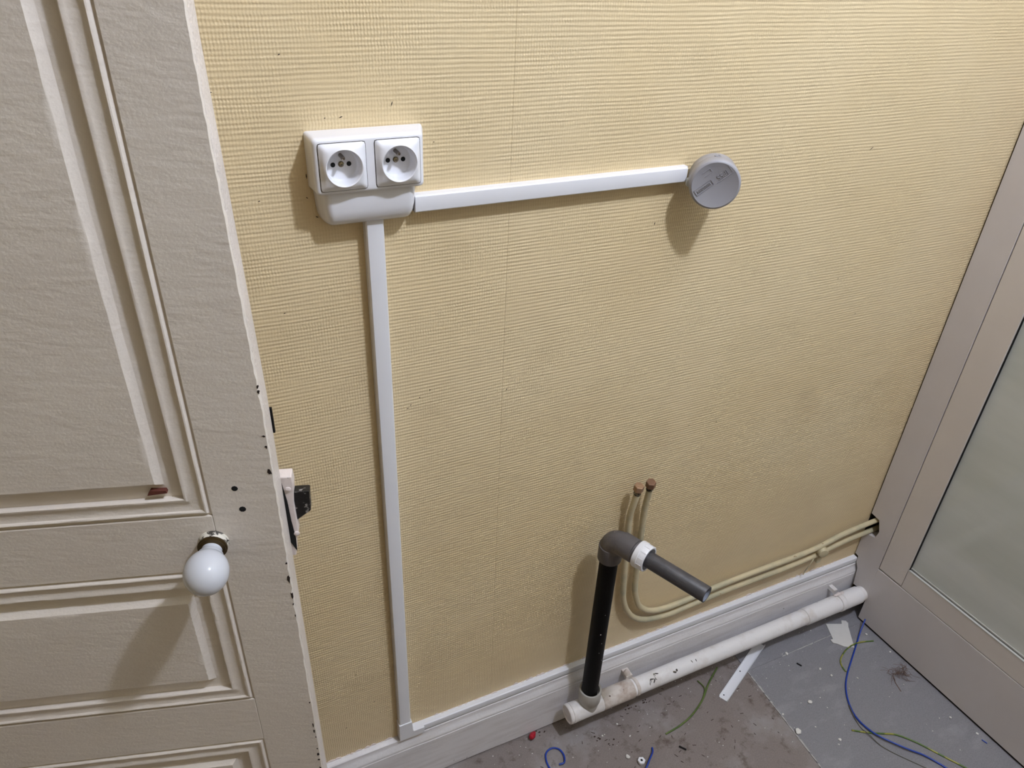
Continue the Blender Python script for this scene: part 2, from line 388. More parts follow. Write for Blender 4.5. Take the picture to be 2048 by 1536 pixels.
bm = NB(); box(bm, -.02, .16, -.002, .40, .055, .10, pf); box(bm, .11, .3, -.002, .19, .05, .09, pf); finish('void_shade_block', bm, M_black, wr)  # black blocks added to paint the void behind the post dark
bm = NB(); box(bm, .08, 2.2, .0005, .008, .004, .04, pf); finish('floor_gap_strip', bm, M_black, wr)  # black strip between plinth panel and floor

# ------------------------------------------------------------------ left: old panelled door
ang = math.radians(-15.97857745)
dd = Vector((math.cos(ang), math.sin(ang), 0)); nn = Vector((-dd.y, dd.x, 0))
E0 = Vector((0.0522, -0.2586, 0))
def lean(z): return -0.0072 * max(0.0, min(1.0, (z - 1.2) / 0.35))
def DF(s, z, e): return E0 - dd * s - nn * e + Vector((0, 0, z))     # s from latch edge, e towards the room
dr = empty('door_1', E0 + Vector((0, 0, 0.005)) - dd * 0.4); struct(dr, 'old cream painted panelled door standing open against the yellow wall')
TH = 0.034; W = 0.76; SO = 0.0715
# latch stile with a worn wavy edge
def stile(s0, s1, z0, z1, edge):
    bm = NB(); loops = []; n = int((z1 - z0) / .008)
    for i in range(n + 1):
        z = z0 + (z1 - z0) * i / n
        if edge:
            l = lean(z); j = random.uniform(-.0004, .0004); ch = max(0.0, random.gauss(.0002, .0004)) if z < 1.35 else 0.0001
            lp = [(s0 - l + .0008 + ch + j, 0.0), (s0 - l - .0002 + j, -.0016 - ch), (s0 - l + j * .5, -TH + .001), (s0 - l + .001, -TH), (s1, -TH), (s1, 0.0)]
        else:
            lp = [(s0, 0), (s0, -TH), (s1, -TH), (s1, 0)]
        loops.append([DF(s, z, e) for s, e in lp])
    loft(bm, loops); return bm
finish('stile', stile(0, SO, .005, 2.05, True), M_door, dr, smooth=35)
finish('stile', stile(W - SO, W, .005, 2.05, False), M_door, dr)
bm = NB()
loops = []
for i in range(200):
    z = .006 + 2.043 * i / 199; l = lean(z)
    loops.append([DF(s, z, e) for s, e in ((-l - .0002, -.0030), (-l - .0006, -.0060), (-l - .0007 + random.uniform(-.0002, .0002), -.030), (-l - .0002, -.0335), (-l + .001, -.0335), (-l + .001, -.0030))])
loft(bm, loops); finish('edge_face', bm, M_edge, dr, smooth=35, label='brushed paler door edge')
rails = [(1.9, 2.05), (.9838, 1.0672), (.650, .7406), (.005, .13)]
for z0, z1 in rails:
    bm = NB(); box(bm, SO + .0003, W - SO - .0003, z0, z1, -TH, 0, DF_ := (lambda s, z, e: DF(s, z, e))); finish('rail', bm, M_door, dr, bevel=.0012)
# moulded ring and raised panel for each opening
RING = [(.0, -.010), (.0002, -.0022), (.0022, -.0026), (.0036, -.0008), (.0052, .0010), (.0066, .0014), (.0080, .0008), (.0092, -.0006), (.0120, -.0014), (.0155, -.0016), (.0190, -.0012), (.0215, -.0004), (.0235, .0004), (.0252, .0003), (.0262, -.0008), (.0264, -.0155)]
PANEL = [(.0258, -.0066), (.0432, -.0062), (.0440, -.0058), (.0496, .0008), (.0506, .0014), (.0560, .0014)]
def ring_loops(s0, s1, z0, z1, prof):
    return [[(s0 + d, z0 + d, e), (s1 - d, z0 + d, e), (s1 - d, z1 - d, e), (s0 + d, z1 - d, e)] for d, e in prof]
def dense(lp, n=40):
    out = []
    for i in range(4):
        a, b = lp[i], lp[(i + 1) % 4]
        for j in range(n):
            t = j / n; out.append(tuple(a[q] + (b[q] - a[q]) * t for q in range(3)))
    return out
for z0, z1 in ((1.0672, 1.9), (.7406, .9838), (.13, .650)):
    bm = NB()
    loops = []
    for lp in ring_loops(SO, W - SO, z0, z1, RING):
        loops.append([DF(s, z, e + random.uniform(-.00022, .00022)) for s, z, e in dense(lp)])
    loft(bm, loops, False, False); finish('moulding', bm, M_door, dr, smooth=30)
    bm = NB(); loops = []
    for q, lp in enumerate(ring_loops(SO, W - SO, z0, z1, PANEL)):
        jj = .0005 if 1 < q < 5 else 0.0
        loops.append([DF(s + random.uniform(-jj, jj), z + random.uniform(-jj, jj) * .5, e) for s, z, e in dense(lp)])
    loft(bm, loops, False, True); finish('panel', bm, M_door, dr, smooth=26)
# bare wood where the moulding has broken
bm = NB(); prism(bm, [(.1125, 1.1028), (.1330, 1.1010), (.1290, 1.1072), (.123, 1.1066), (.1135, 1.1062)], -.0066, -.0008, DF); finish('broken_moulding', bm, M_wood, dr, label='bare red wood where moulding broke')
# chips of missing paint along the edge, screw holes
bm = NB()
def chip(s, z, l, wd, e=0.0003):
    pts = []
    for i in range(7):
        a = 2 * PI * i / 7; r_ = random.uniform(.45, 1.25)
        pts.append((s + wd / 2 * math.cos(a) * r_, z + l / 2 * math.sin(a) * r_))
    prism(bm, pts, -.001, e, DF)
for s, z, l, wd in [(.0012, 1.232, .005, .003), (.001, 1.226, .004, .003), (.0036, 1.171, .003, .004), (.0028, 1.157, .005, .003), (.0034, 1.123, .011, .0045), (.0024, .985, .003, .003), (.0026, .958, .012, .0035), (.0022, .931, .013, .003), (.0022, .915, .005, .002), (.002, .895, .006, .0015),
                    (.003, .668, .009, .002), (.0028, .655, .008, .003), (.002, .64, .005, .002), (.0026, .612, .006, .003), (.003, .598, .006, .004), (.003, .585, .005, .004), (.0026, .562, .010, .004), (.0024, .72, .004, .002)]:
    chip(s, z, l, wd)
o = finish('paint_chips', bm, M_chip, dr); o['kind'] = 'stuff'
for s, z, r_ in ((.0428, 1.1035, .0035), (.0388, 1.0735, .0038)):
    bm = NB(); f = frame_map(DF(s, z, 0.00025), dd, Vector((0, 0, 1)), -nn)
    lathe(bm, [(r_, -.002), (r_, 0), (r_ * .6, .0002)], f, 9); finish('screw_hole', bm, M_hole_shade, dr)  # black disc on the surface paints the shade of a hole
# knob: porcelain egg on a brass collar
kb = DF(.0765, 1.0285, 0)
ax = (-nn).normalized(); kf = frame_map(kb, dd, Vector((0, 0, 1)), ax)
bm = NB(); lathe(bm, [(.0165, -.001), (.0165, .001), (.0150, .0025), (.0152, .0075)], kf, 28); o1 = finish('knob_collar', bm, M_cracked, dr, smooth=40, label='flaking painted collar')
bm = NB(); lathe(bm, [(.0152, .0075), (.0162, .0085), (.0162, .0105), (.0148, .0115), (.0148, .0130), (.0125, .0138)], kf, 28); finish('brass_ring', bm, M_brass, dr, smooth=40)
bm = NB()
egg = [(.0112, .0130), (.0108, .0165), (.0114, .0195), (.0140, .0222)]
cz, rz, rr = .0465, .0270, .0236
for i in range(1, 25):
    t = -1 + 2 * i / 24.0
    a = t * PI / 2
    hh_ = cz + rz * math.sin(a); r_ = rr * math.cos(a) * (1 + .04 * math.sin(a))
    if hh_ > .0235 and r_ > .0005: egg.append((r_, hh_))
kf2 = kf
lathe(bm, egg, kf2, 48); finish('door_knob', bm, M_porc, dr, smooth=80)
# rim lock on the back of the door, seen past the edge
LB = lambda a, z, b: E0 + dd * a + nn * b + Vector((0, 0, z))        # a beyond the edge, b behind the face
bm = NB(); prism(bm, [(-.08, 1.086), (.0118, 1.086), (.0128, 1.074), (.0102, 1.045), (.0108, 1.012), (.0108, 1.000), (.0062, .985), (.004, .962), (-.08, .962)], .0355, .052, LB); lk = finish('lock_case', bm, M_lockpaint, dr, bevel=.0012, label='chipped white lock case')
bm = NB(); prism(bm, [(.0095, 1.0590), (.0290, 1.0590), (.0278, 1.0285), (.0105, 1.0150)], .040, .053, LB); finish('latch_bolt', bm, M_bolt, lk, bevel=.0015, label='blackened latch bolt')
bm = NB(); prism(bm, [(.0002, 1.078), (.0034, 1.05), (.0045, 1.02), (.0068, .99), (.006, .97), (.0, .985)], .0348, .0354, LB); finish('gap', bm, M_hole_shade, lk)  # black sheet paints the shade between door back and lock case
for a, z in ((.0062, 1.068), (.0085, .9985)):
    bm = NB(); lathe(bm, [(.0034, 0), (.0034, .001), (.002, .0018)], frame_map(LB(a, z, .0355), dd, Vector((0, 0, 1)), -nn), 14); finish('screw', bm, M_lockpaint, lk, smooth=40)
bm = NB(); box(bm, -.03, .0022, 1.150, 1.182, .0345, .038, LB); finish('rear_plate', bm, M_black, dr, label='dark plate behind the edge')
# hinges at the far side
for z in (.25, 1.05, 1.8):
    bm = NB(); lathe(bm, [(.007, -.05), (.007, .05)], frame_map(DF(W + .006, z, -.02), dd, nn, Vector((0, 0, 1))), 14); finish('hinge', bm, M_door, dr, smooth=40)

# ------------------------------------------------------------------ double socket
ds = empty('double_socket', (0.243, 0, 1.355)); tag(ds, 'white double wall socket on a surface frame above the trunking', 'socket')
Wf = frame_map((0, 0, 0), (1, 0, 0), (0, 0, 1), (0, -1, 0))     # (x,z,out of wall)
def rl(cx, cz, hx, hz, r, e, n=15): return [Wf(x, z, e) for x, z in rrect(cx, cz, hx, hz, r, n)]
FCX, FCZ = .2395, 1.3795
bm = NB()
loft(bm, [rl(FCX + .0048, FCZ, .0748, .0347, .004, .0), rl(FCX + .0046, FCZ, .0746, .0346, .006, .004), rl(FCX + .0008, FCZ, .0696, .0341, .006, .0300), rl(FCX + .0002, FCZ, .0684, .0337, .005, .0345), rl(FCX, FCZ, .0668, .0328, .005, .0372), rl(FCX, FCZ, .0645, .0310, .004, .0386), rl(FCX, FCZ, .0620, .0295, .004, .0390), rl(FCX, FCZ, .03, .01, .004, .0390)])
for cx_ in (.2055, .2740):
    cb = NB(); lathe(cb, [(.0226, .02), (.0226, .06)], frame_map(Wf(cx_, 1.3795, 0), (1, 0, 0), (0, 0, 1), (0, -1, 0)), 64)
    bmesh.ops.recalc_face_normals(cb, faces=cb.faces); bmesh.ops.recalc_face_normals(bm, faces=bm.faces)
    ma, mb = bpy.data.meshes.new('a'), bpy.data.meshes.new('b'); bm.to_mesh(ma); cb.to_mesh(mb); bm.free(); cb.free()
    oa, ob = bpy.data.objects.new('a', ma), bpy.data.objects.new('b', mb); col.objects.link(oa); col.objects.link(ob)
    md = oa.modifiers.new('cut', 'BOOLEAN'); md.operation = 'DIFFERENCE'; md.object = ob; md.solver = 'EXACT'
    dg = bpy.context.evaluated_depsgraph_get(); me = bpy.data.meshes.new_from_object(oa.evaluated_get(dg))
    bm = NB(); bm.from_mesh(me)
    bpy.data.objects.remove(oa); bpy.data.objects.remove(ob)
    for q in (me, ma, mb): bpy.data.meshes.remove(q)
finish('frame', bm, M_pvc2, ds, smooth=40)
bm = NB()     # the hood below that joins the trunking
prof = [(.0665, 1.3500, .0, .0), (.0665, 1.3500, .0310, .0), (.0660, 1.3380, .0312, 0), (.0648, 1.3200, .0300, 0), (.0632, 1.3090, .0265, 0), (.0612, 1.3025, .0215, 0), (.0590, 1.2992, .0150, 0), (.0575, 1.2980, .0, 0)]
loops = []
for hx, z, e, _ in prof:
    m_ = 48; lp = []
    for i in range(m_ + 1):
        t = -1 + 2 * i / m_
        ed = max(0.0, (abs(t) - .74) / .26)
        lp.append(Wf(FCX + .0005 + hx * t, z + .006 * ed ** 3 * (1.35 - z) / .05, e * (1 - .85 * ed ** 2.6) if e > 0 else 0))
    loops.append(lp)
rs = [[bm.verts.new(p) for p in lp] for lp in loops]
for a, b_ in zip(rs, rs[1:]):
    for i in range(len(a) - 1): bm.faces.new((a[i], a[i + 1], b_[i + 1], b_[i]))
for side in (0, -1):
    bm.faces.new([r_[side] for r_ in rs])
bmesh.ops.remove_doubles(bm, verts=bm.verts, dist=1e-6)
finish('trunking_hood', bm, M_pvc2, ds, smooth=85)
def make_insert(cx, cz):
    hx = .0283; n = 15; N = 4 * (n + 1)
    bm = NB(); SQ = lambda h, e: [Wf(x, z, e) for x, z in psquare(cx, cz, h, .003)]
    loft(bm, [SQ(hx - .002, .0385), SQ(hx + .0007, .0385), SQ(hx + .0007, .0394), SQ(hx - .002, .0394)], False, False); gp = finish('gap_shade_line', bm, M_gap, ds)  # dark ring paints the shade in the joint round the insert
    bm = NB()
    def circ(r, e):
        return [Wf(cx + r * math.cos(2 * PI * i / 96), cz + r * math.sin(2 * PI * i / 96), e) for i in range(96)]
    def sql(h, e): return [Wf(x, z, e) for x, z in psquare(cx, cz, h, .003)]
    def mixl(A, B, t): return [a.lerp(b, t) for a, b in zip(A, B)]
    S0 = sql(hx, .0390); S1 = sql(hx, .0402); S2 = sql(hx - .0012, .0411)
    C1 = circ(.0232, .0474); mids = []
    for t, up in ((.33, .0007), (.66, .0009)):
        mids.append([p + Vector((0, -up, 0)) for p in mixl(S2, C1, t)])
    loft(bm, [S0, S1, S2] + mids + [C1, circ(.0224, .0480), circ(.0216, .0478), circ(.0210, .0466), circ(.0203, .0360), circ(.0196, .0305), circ(.0183, .0290), circ(.0040, .0288)], False, True)
    ins = finish('socket_insert', bm, M_pvc2, ds, smooth=50)
    bm = NB(); lathe(bm, [(.0036, -.001), (.0036, .0005), (.0028, .0003)], frame_map(Wf(cx, cz + .0005, .0292), (1, 0, 0), (0, 0, 1), (0, -1, 0)), 18); lathe(bm, [(.0026, 0), (.0026, .0016), (.0011, .0019), (.0009, .0008)], frame_map(Wf(cx, cz + .0005, .0292), (1, 0, 0), (0, 0, 1), (0, -1, 0)), 18)
    finish('centre_screw', bm, M_steel, ins, smooth=40)
    for sx in (-1, 1):
        bm = NB(); lathe(bm, [(.0029, -.001), (.0029, .0003), (.0027, .0004)], frame_map(Wf(cx + sx * .0098, cz + .0002, .0289), (1, 0, 0), (0, 0, 1), (0, -1, 0)), 18); finish('contact_hole', bm, M_hole_shade, ins)  # black disc paints the hole's shade on the bowl floor
    bm = NB(); lathe(bm, [(.0025, 0), (.0025, .0140), (.0021, .0160), (.0012, .0170)], frame_map(Wf(cx, cz + .0112, .0288), (1, 0, 0), (0, 0, 1), (0, -1, 0)), 18); finish('earth_pin', bm, M_pin, ins, smooth=40)
    return ins
make_insert(.2055, 1.3795)
make_insert(.2740, 1.3795)

# ------------------------------------------------------------------ white cable trunking
def trunk(name, label, u0, u1, c0, c1, depth, f, cat='trunking', cut=None):
    """u along, c across (c1 = upper/right edge), depth out of the wall"""
    o = empty(name, f((u0 + u1) / 2, (c0 + c1) / 2, 0)); tag(o, label, cat, 'white cable trunking')
    bm = NB(); prism(bm, [(c0, 0), (c1, 0), (c1, depth * .62), (c1 - .0012, depth * .62), (c1 - .0012, .0012), (c0 + .0012, .0012), (c0 + .0012, depth * .62), (c0, depth * .62)], u0, u1, lambda c, d, u: f(u, c, d)); finish('channel_base', bm, M_pvc, o)
    bm = NB(); b_ = .0014
    prism(bm, [(c0 - .0003, depth * .55), (c0 - .0003, depth - b_ * 2), (c0 + b_, depth - .0003), (c0 + 2 * b_, depth), (c1 - 2 * b_, depth), (c1 - b_, depth - .0003), (c1 + .0003, depth - b_ * 2), (c1 + .0003, depth * .55)], u0 + .0004, (u1 - .0004) if cut is None else u1 - cut, lambda c, d, u: f(u, c, d)); finish('lid', bm, M_pvc, o, smooth=25)
    return o
fH = lambda u, c, d: Vector((u, -d, c)); fV = lambda u, c, d: Vector((c, -d, u))
trunk('cable_trunking', 'white horizontal trunking running from the socket to the grey round box', .302, .7445, 1.3035, 1.3260, .0165, fH, cut=.004)
trunk('cable_trunking', 'white upright trunking dropping from the socket to the baseboard', .214, 1.3005, .2345, .2585, .0165, fV)
trunk('cable_trunking', 'white slim trunking lying along the top of the baseboard', .285, 1.5445, .1635, .1815, .0130, fH)
bm = NB()
prism(bm, [(.2325, .1640), (.2870, .1640), (.2870, .1830), (.2640, .1830), (.2625, .1850), (.2605, .2160), (.2325, .2160)], 0, .0185, lambda u, v, d: Vector((u, -d, v)))
o = finish('trunking_elbow', bm, M_pvc, None, bevel=.0012); tag(o, 'white corner fitting joining upright trunking to the baseboard trunking', 'trunking elbow')

# ------------------------------------------------------------------ grey round junction box, tilted off the wall
nbv = Vector((-0.52363593, -0.85144144, -0.02920431)).normalized()
t1 = Vector((0.85180476, -0.52385938, 0)); t2 = Vector((-0.01529895, -0.02487637, 0.99957346))
B0 = Vector((0.7615, -0.0600, 1.3093))
BF = frame_map(B0, t1, t2, nbv)
jb = empty('junction_box', B0 - nbv * .02); tag(jb, 'grey round junction box hanging askew at the end of the horizontal trunking', 'junction box')
bm = NB(); lathe(bm, [(.0365, -.042), (.0372, -.040), (.0376, -.020), (.0376, -.0200)], BF, 64, True, False); finish('box_body', bm, M_box, jb, smooth=40)
bm = NB(); lathe(bm, [(.0372, -.021), (.0382, -.0195), (.0384, -.005), (.0378, -.0022), (.0364, -.0006), (.0345, 0.0), (.0338, -.0003), (.001, -.0003)], BF, 64); lid = finish('box_lid', bm, M_box, jb, smooth=40)
def text(s, size, x, y, rot, m, parent, name, sx=1.0):
    c = bpy.data.curves.new('txt', 'FONT'); c.body = s; c.size = size; c.align_x = 'CENTER'; c.align_y = 'CENTER'; c.extrude = .0003
    to = bpy.data.objects.new('txt', c); col.objects.link(to)
    dg = bpy.context.evaluated_depsgraph_get(); me = bpy.data.meshes.new_from_object(to.evaluated_get(dg))
    bpy.data.objects.remove(to); bm = NB(); bm.from_mesh(me); bpy.data.meshes.remove(me)
    ca, sa = math.cos(rot), math.sin(rot)
    for v in bm.verts:
        X = v.co.x * sx
        v.co = BF(x + X * ca - v.co.y * sa, y + X * sa + v.co.y * ca, v.co.z + .0001)
    return finish(name, bm, m, parent, recalc=False)
ROT = PI + math.atan2(.0134, .0147)
text('IP55', .0112, .0076, .0172, ROT, M_boxtext, lid, 'lettering', .92)
text("EUR'OHM", .0062, -.0160, -.0050, ROT, M_boxtext, lid, 'lettering', .86)
def outline(cx, cy, hw, hh, rot, t=.0004, sides=(0, 1, 2, 3)):
    bm = NB(); ca, sa = math.cos(rot), math.sin(rot)
    f = lambda u, v, d: BF(cx + u * ca - v * sa, cy + u * sa + v * ca, d)
    segs = [(-hw, hw, -hh - t, -hh + t), (-hw, hw, hh - t, hh + t), (-hw - t, -hw + t, -hh, hh), (hw - t, hw + t, -hh, hh)]
    for i in sides:
        a, b_, c_, d_ = segs[i]; box(bm, a, b_, c_, d_, -.0004, .0003, f)
    finish('raised_outline', bm, M_boxtext, lid)
outline(-.0160, -.005, .0146, .0046, ROT); outline(-.0150, .0180, .0068, .0032, ROT, sides=(0, 1, 2)); outline(.0076, .0172, .0142, .0066, ROT, sides=(1, 2))
ky = frame_map(BF(-.0005, .0381, -.022), t1, nbv, t2)
bm = NB(); lathe(bm, [(.0050, -.002), (.0050, .0004), (.0034, .0006), (.0030, -.0002)], ky, 20); finish('knockout', bm, M_boxtext, jb, smooth=40)
bm = NB(); lathe(bm, [(.0070, -.004), (.0068, .003), (.0050, .0052)], frame_map(BF(-.0362, -.004, -.020), t2, nbv, -t1), 20); finish('grommet', bm, M_mast, jb, smooth=40)

# ------------------------------------------------------------------ supply pipes on the wall
def pipe_thing(label, pts, nut, r=.0067):
    o = empty('supply_pipe', Vector(pts[len(pts) // 2])); tag(o, label, 'pipe', 'cream painted supply pipes')
    bm = NB(); tube(bm, spline(pts, 8), r, 14, .03); finish('pipe', bm, M_cream, o, smooth=50)
    p = Vector(pts[0]); d = (Vector(pts[0]) - Vector(pts[1])).normalized(); f = axis_frame(p, d)
    bm = NB(); lathe(bm, [(r * 1.05, -.006), (r * 1.15, -.004), (r * .98, -.002), (r * 1.15, 0), (r * .98, .002), (r * 1.15, .004), (r, .006)], f, 16); finish('threaded_end', bm, M_thread, o, smooth=40)
    bm = NB(); lathe(bm, [(.0098, .004), (.0104, .005), (.0104, .0165), (.0096, .0182), (.0075, .0184)], f, 6); finish('cap_nut', bm, nut, o, bevel=.0006)
    return o
yA = -.014
pipe_thing('cream supply pipe nearer the door, capped with a bright copper nut',
    [(.7378, -.028, .6900), (.7366, -.024, .656), (.7362, -.019, .6254), (.7385, -.016, .5907), (.7472, yA, .4796), (.7552, yA, .3857), (.763, yA, .3486), (.7755, yA, .3168), (.7993, yA, .2832), (.8349, yA, .2602), (.8984, yA, .2480), (.954, yA, .2501), (1.08, yA, .2560), (1.2697, yA, .2564), (1.3676, yA, .2630), (1.4638, yA, .2760), (1.60, yA, .2810)], M_copper)
pipe_thing('cream supply pipe nearer the glazed partition, capped with a dark copper nut',
    [(.7668, -.028, .6915), (.7699, -.022, .6538), (.7714, -.018, .6232), (.7755, -.015, .571), (.781, yA, .4662), (.7856, yA, .3886), (.7945, yA, .351), (.8092, yA, .3165), (.8417, yA, .2871), (.8871, yA, .2755), (.949, yA, .2755), (1.0725, yA, .2850), (1.261, yA, .2860), (1.3555, -.016, .2930), (1.4482, -.017, .3115), (1.60, -.018, .3215)], M_copper_dark)
# clip holding both pipes, with a loose wire end
pc = empty('pipe_clip', (1.372, -.012, .25)); tag(pc, 'cream painted knob-shaped clip holding both supply pipes near the partition', 'pipe clip')
bm = NB(); lathe(bm, [(.012, -.004), (.0135, -.001), (.0135, .010), (.0120, .0135), (.0070, .0150)], axis_frame((1.372, -.019, .281), (-.30, -.9, -.05)), 18); finish('clip_head', bm, M_cream, pc, smooth=45)
bm = NB(); box(bm, 1.366, 1.380, -.0225, -.0005, .238, .258); finish('clip_foot', bm, M_cream, pc, bevel=.002)
bm = NB(); tube(bm, spline([(1.352, -.020, .258), (1.343, -.022, .246), (1.340, -.019, .228), (1.343, -.014, .212), (1.340, -.014, .200)], 6), .0016, 8); finish('loose_wire', bm, M_cream, pc, smooth=60)

# ------------------------------------------------------------------ white drain pipe on the floor
YP, ZP = -.060, .087
dp = empty('drain_pipe', (1.05, YP, .05)); tag(dp, 'dirty white waste pipe running low along the baseboard to the partition', 'pipe')
PX = frame_map((0, YP, ZP), (0, 1, 0), (0, 0, 1), (1, 0, 0))
def ring(bm, x0, x1, r, ch=.001, seg=36): lathe(bm, [(r - ch, x0), (r, x0 + ch), (r, x1 - ch), (r - ch, x1)], PX, seg)
bm = NB(); ring(bm, .73, 1.58, .0206, .0004); finish('pipe', bm, M_plinthpipe, dp, smooth=40)
bm = NB(); ring(bm, .6300, .705, .0231, .0012); finish('tee', bm, M_plinthpipe, dp, smooth=40)
bm = NB(); lathe(bm, [(.0225, .0), (.0225, .020), (.0240, .028), (.0256, .0300), (.0258, .0640), (.0250, .0655), (.0212, .0650), (.0210, .052), (.001, .052)], frame_map((.6715, YP, ZP), (1, 0, 0), (0, 1, 0), (0, 0, 1)), 36); finish('tee_socket', bm, M_teegrey, dp, smooth=40)
bm = NB(); lathe(bm, [(.0180, .6180), (.0186, .6165), (.0212, .6160), (.0228, .6170), (.0234, .6185), (.0234, .6230), (.0224, .6236), (.0224, .6250), (.0235, .6256), (.0235, .6310), (.0222, .6315)], PX, 36); finish('end_cap', bm, M_plinthpipe, dp, smooth=40)
bm = NB(); ring(bm, .705, .792, .0229, .0012); finish('coupling', bm, M_rustpaint, dp, smooth=40, label='rust stained coupling')
bm = NB(); ring(bm, 1.335, 1.452, .0226, .0012); finish('coupling', bm, M_plinthpipe, dp, smooth=40)
bm = NB(); ring(bm, 1.470, 1.535, .0236, .003); finish('pipe_end_sleeve', bm, M_plinthpipe, dp, smooth=40)
bm = NB(); ring(bm, 1.456, 1.468, .0242, .001); box(bm, 1.456, 1.468, YP + .02, -.019, ZP + .016, ZP + .028); finish('clamp_band', bm, M_plinthpipe, dp, smooth=40)
bm = NB()
for x, r_ in ((1.462, .006), (1.452, .004), (1.475, .004)): blob(bm, (x, YP + .010, ZP + .023), r_, 1.6, 1, .6, 2, .25)
o = finish('clamp_rubble', bm, M_lockpaint, dp, smooth=60)
bm = NB(); ring(bm, .797, .806, .0219, .0008); box(bm, .786, .803, YP + .018, -.019, ZP + .012, ZP + .022); blob(bm, (.792, -.033, .110), .0085, 1, 1, 1.1, 2, .15); finish('clamp_band', bm, M_rustpaint, dp, smooth=60)
# dark scrapes on the pipe
bm = NB()
def scrape(x, th, l, wd, a):
    ca, sa = math.cos(a), math.sin(a); rr_ = .0208
    pts = [(-l / 2, -wd * .3), (-l * .1, -wd * .5), (l / 2, -wd * .2), (l * .4, wd * .4), (0, wd * .5), (-l * .4, wd * .3)]
    prism(bm, pts, 0, .0003, lambda u, v, d: PX(math.cos(th + (u * sa + v * ca) / rr_) * (rr_ + d), math.sin(th + (u * sa + v * ca) / rr_) * (rr_ + d), x + u * ca - v * sa))
TF = math.radians(115)
for x, dth, l, wd, a in [(.835, .25, .016, .004, 2.0), (.846, .3, .012, .003, 2.2), (.852, -.1, .018, .004, 1.5), (.842, .05, .010, .003, .2), (.858, -.35, .012, .003, .3), (.905, .25, .010, .005, .4), (.912, .15, .006, .006, 1.2), (.96, -.1, .008, .002, 1.2), (.972, -.05, .007, .002, 1.5)]:
    scrape(x, TF + dth, l, wd, a)
o = finish('paint_scrapes', bm, M_thread, dp); o['kind'] = 'stuff'

# ------------------------------------------------------------------ standpipe with elbow and outlet
sx_, sy_ = .6690, -.060; EZ = .622
sp_ = empty('standpipe', (sx_, sy_, .135)); tag(sp_, 'black upright waste pipe with grey elbow and open outlet, plugged into the floor pipe', 'waste pipe')
od = Vector((.080, -.189, 0.000)).normalized()
bm = NB(); lathe(bm, [(.0186, .1385), (.0188, .139), (.0188, .585)], frame_map((sx_, sy_, 0), (1, 0, 0), (0, 1, 0), (0, 0, 1)), 36); up = finish('upright_pipe', bm, M_standpipe, sp_, smooth=40)
bm = NB(); lathe(bm, [(.0190, .566), (.0236, .5665), (.0242, .568), (.0243, .600), (.0240, .6018), (.0222, .6024)], frame_map((sx_, sy_, 0), (1, 0, 0), (0, 1, 0), (0, 0, 1)), 36)
vc = Vector((sx_, sy_, EZ))
pts = []
for i in range(13):
    a = PI / 2 * i / 12; rb = .026
    pts.append(vc + Vector((0, 0, -rb)) + od * (rb * (1 - math.cos(a))) + Vector((0, 0, 1)) * (rb * math.sin(a)))
tube(bm, [vc - Vector((0, 0, .045))] + pts + [vc + od * .03], .0224, 32)
lathe(bm, [(.0222, .0215), (.0236, .022), (.0240, .024), (.0240, .0535), (.0215, .0545), (.0205, .062)], axis_frame(vc, od), 36)
el = finish('elbow', bm, M_elbow, sp_, smooth=40)
side = od.cross(Vector((0, 0, 1))).normalized()
bm = NB(); lathe(bm, [(.0110, -.004), (.0110, .0015), (.0092, .0019), (.0086, .0004)], frame_map(vc + Vector((0, 0, -.008)) - side * .0232 + od * .006, od, Vector((0, 0, 1)), -side), 24); finish('moulded_boss', bm, M_elbow, el, smooth=40)
nf = axis_frame(vc, od)
bm = NB(); lathe(bm, [(.0250, .060), (.0268, .0605), (.0272, .062), (.0272, .0705), (.0262, .0715), (.0258, .0835), (.0250, .0845), (.0222, .0845), (.0218, .070), (.017, .069)], nf, 40, True, False)
for i in range(12):
    a = 2 * PI * i / 12
    f = lambda u, v, d, a=a: nf(math.cos(a) * (.0255 + d) - math.sin(a) * u, math.sin(a) * (.0255 + d) + math.cos(a) * u, v)
    box(bm, -.0011, .0011, .0712, .083, 0, .0011, f)
finish('collar_nut', bm, M_pvc, sp_, smooth=40, label='white plastic collar nut')
L1 = .2085
bm = NB(); lathe(bm, [(.0160, .05), (.0160, L1 - .0006), (.0156, L1), (.0140, L1), (.0138, L1 - .0006)], nf, 36, True, False); ot = finish('outlet_pipe', bm, M_outlet, sp_, smooth=40, label='dark grey outlet pipe')
bm = NB(); lathe(bm, [(.0139, L1 - .0004), (.0137, L1 - .03), (.0137, .08), (.001, .08)], nf, 36, False, True); finish('pipe_bore', bm, M_pipein, ot, smooth=40)
bm = NB()
for z, th in ((.36, -1.9), (.33, -1.6), (.30, -1.75), (.42, -1.7), (.27, -1.2)):
    blob(bm, (sx_ + .0189 * math.cos(th), sy_ + .0189 * math.sin(th), z), .0016 if z == .36 else .0008, 1, .5, 1, 1, .2)
o = finish('plaster_specks', bm, M_plaster, up); o['kind'] = 'stuff'

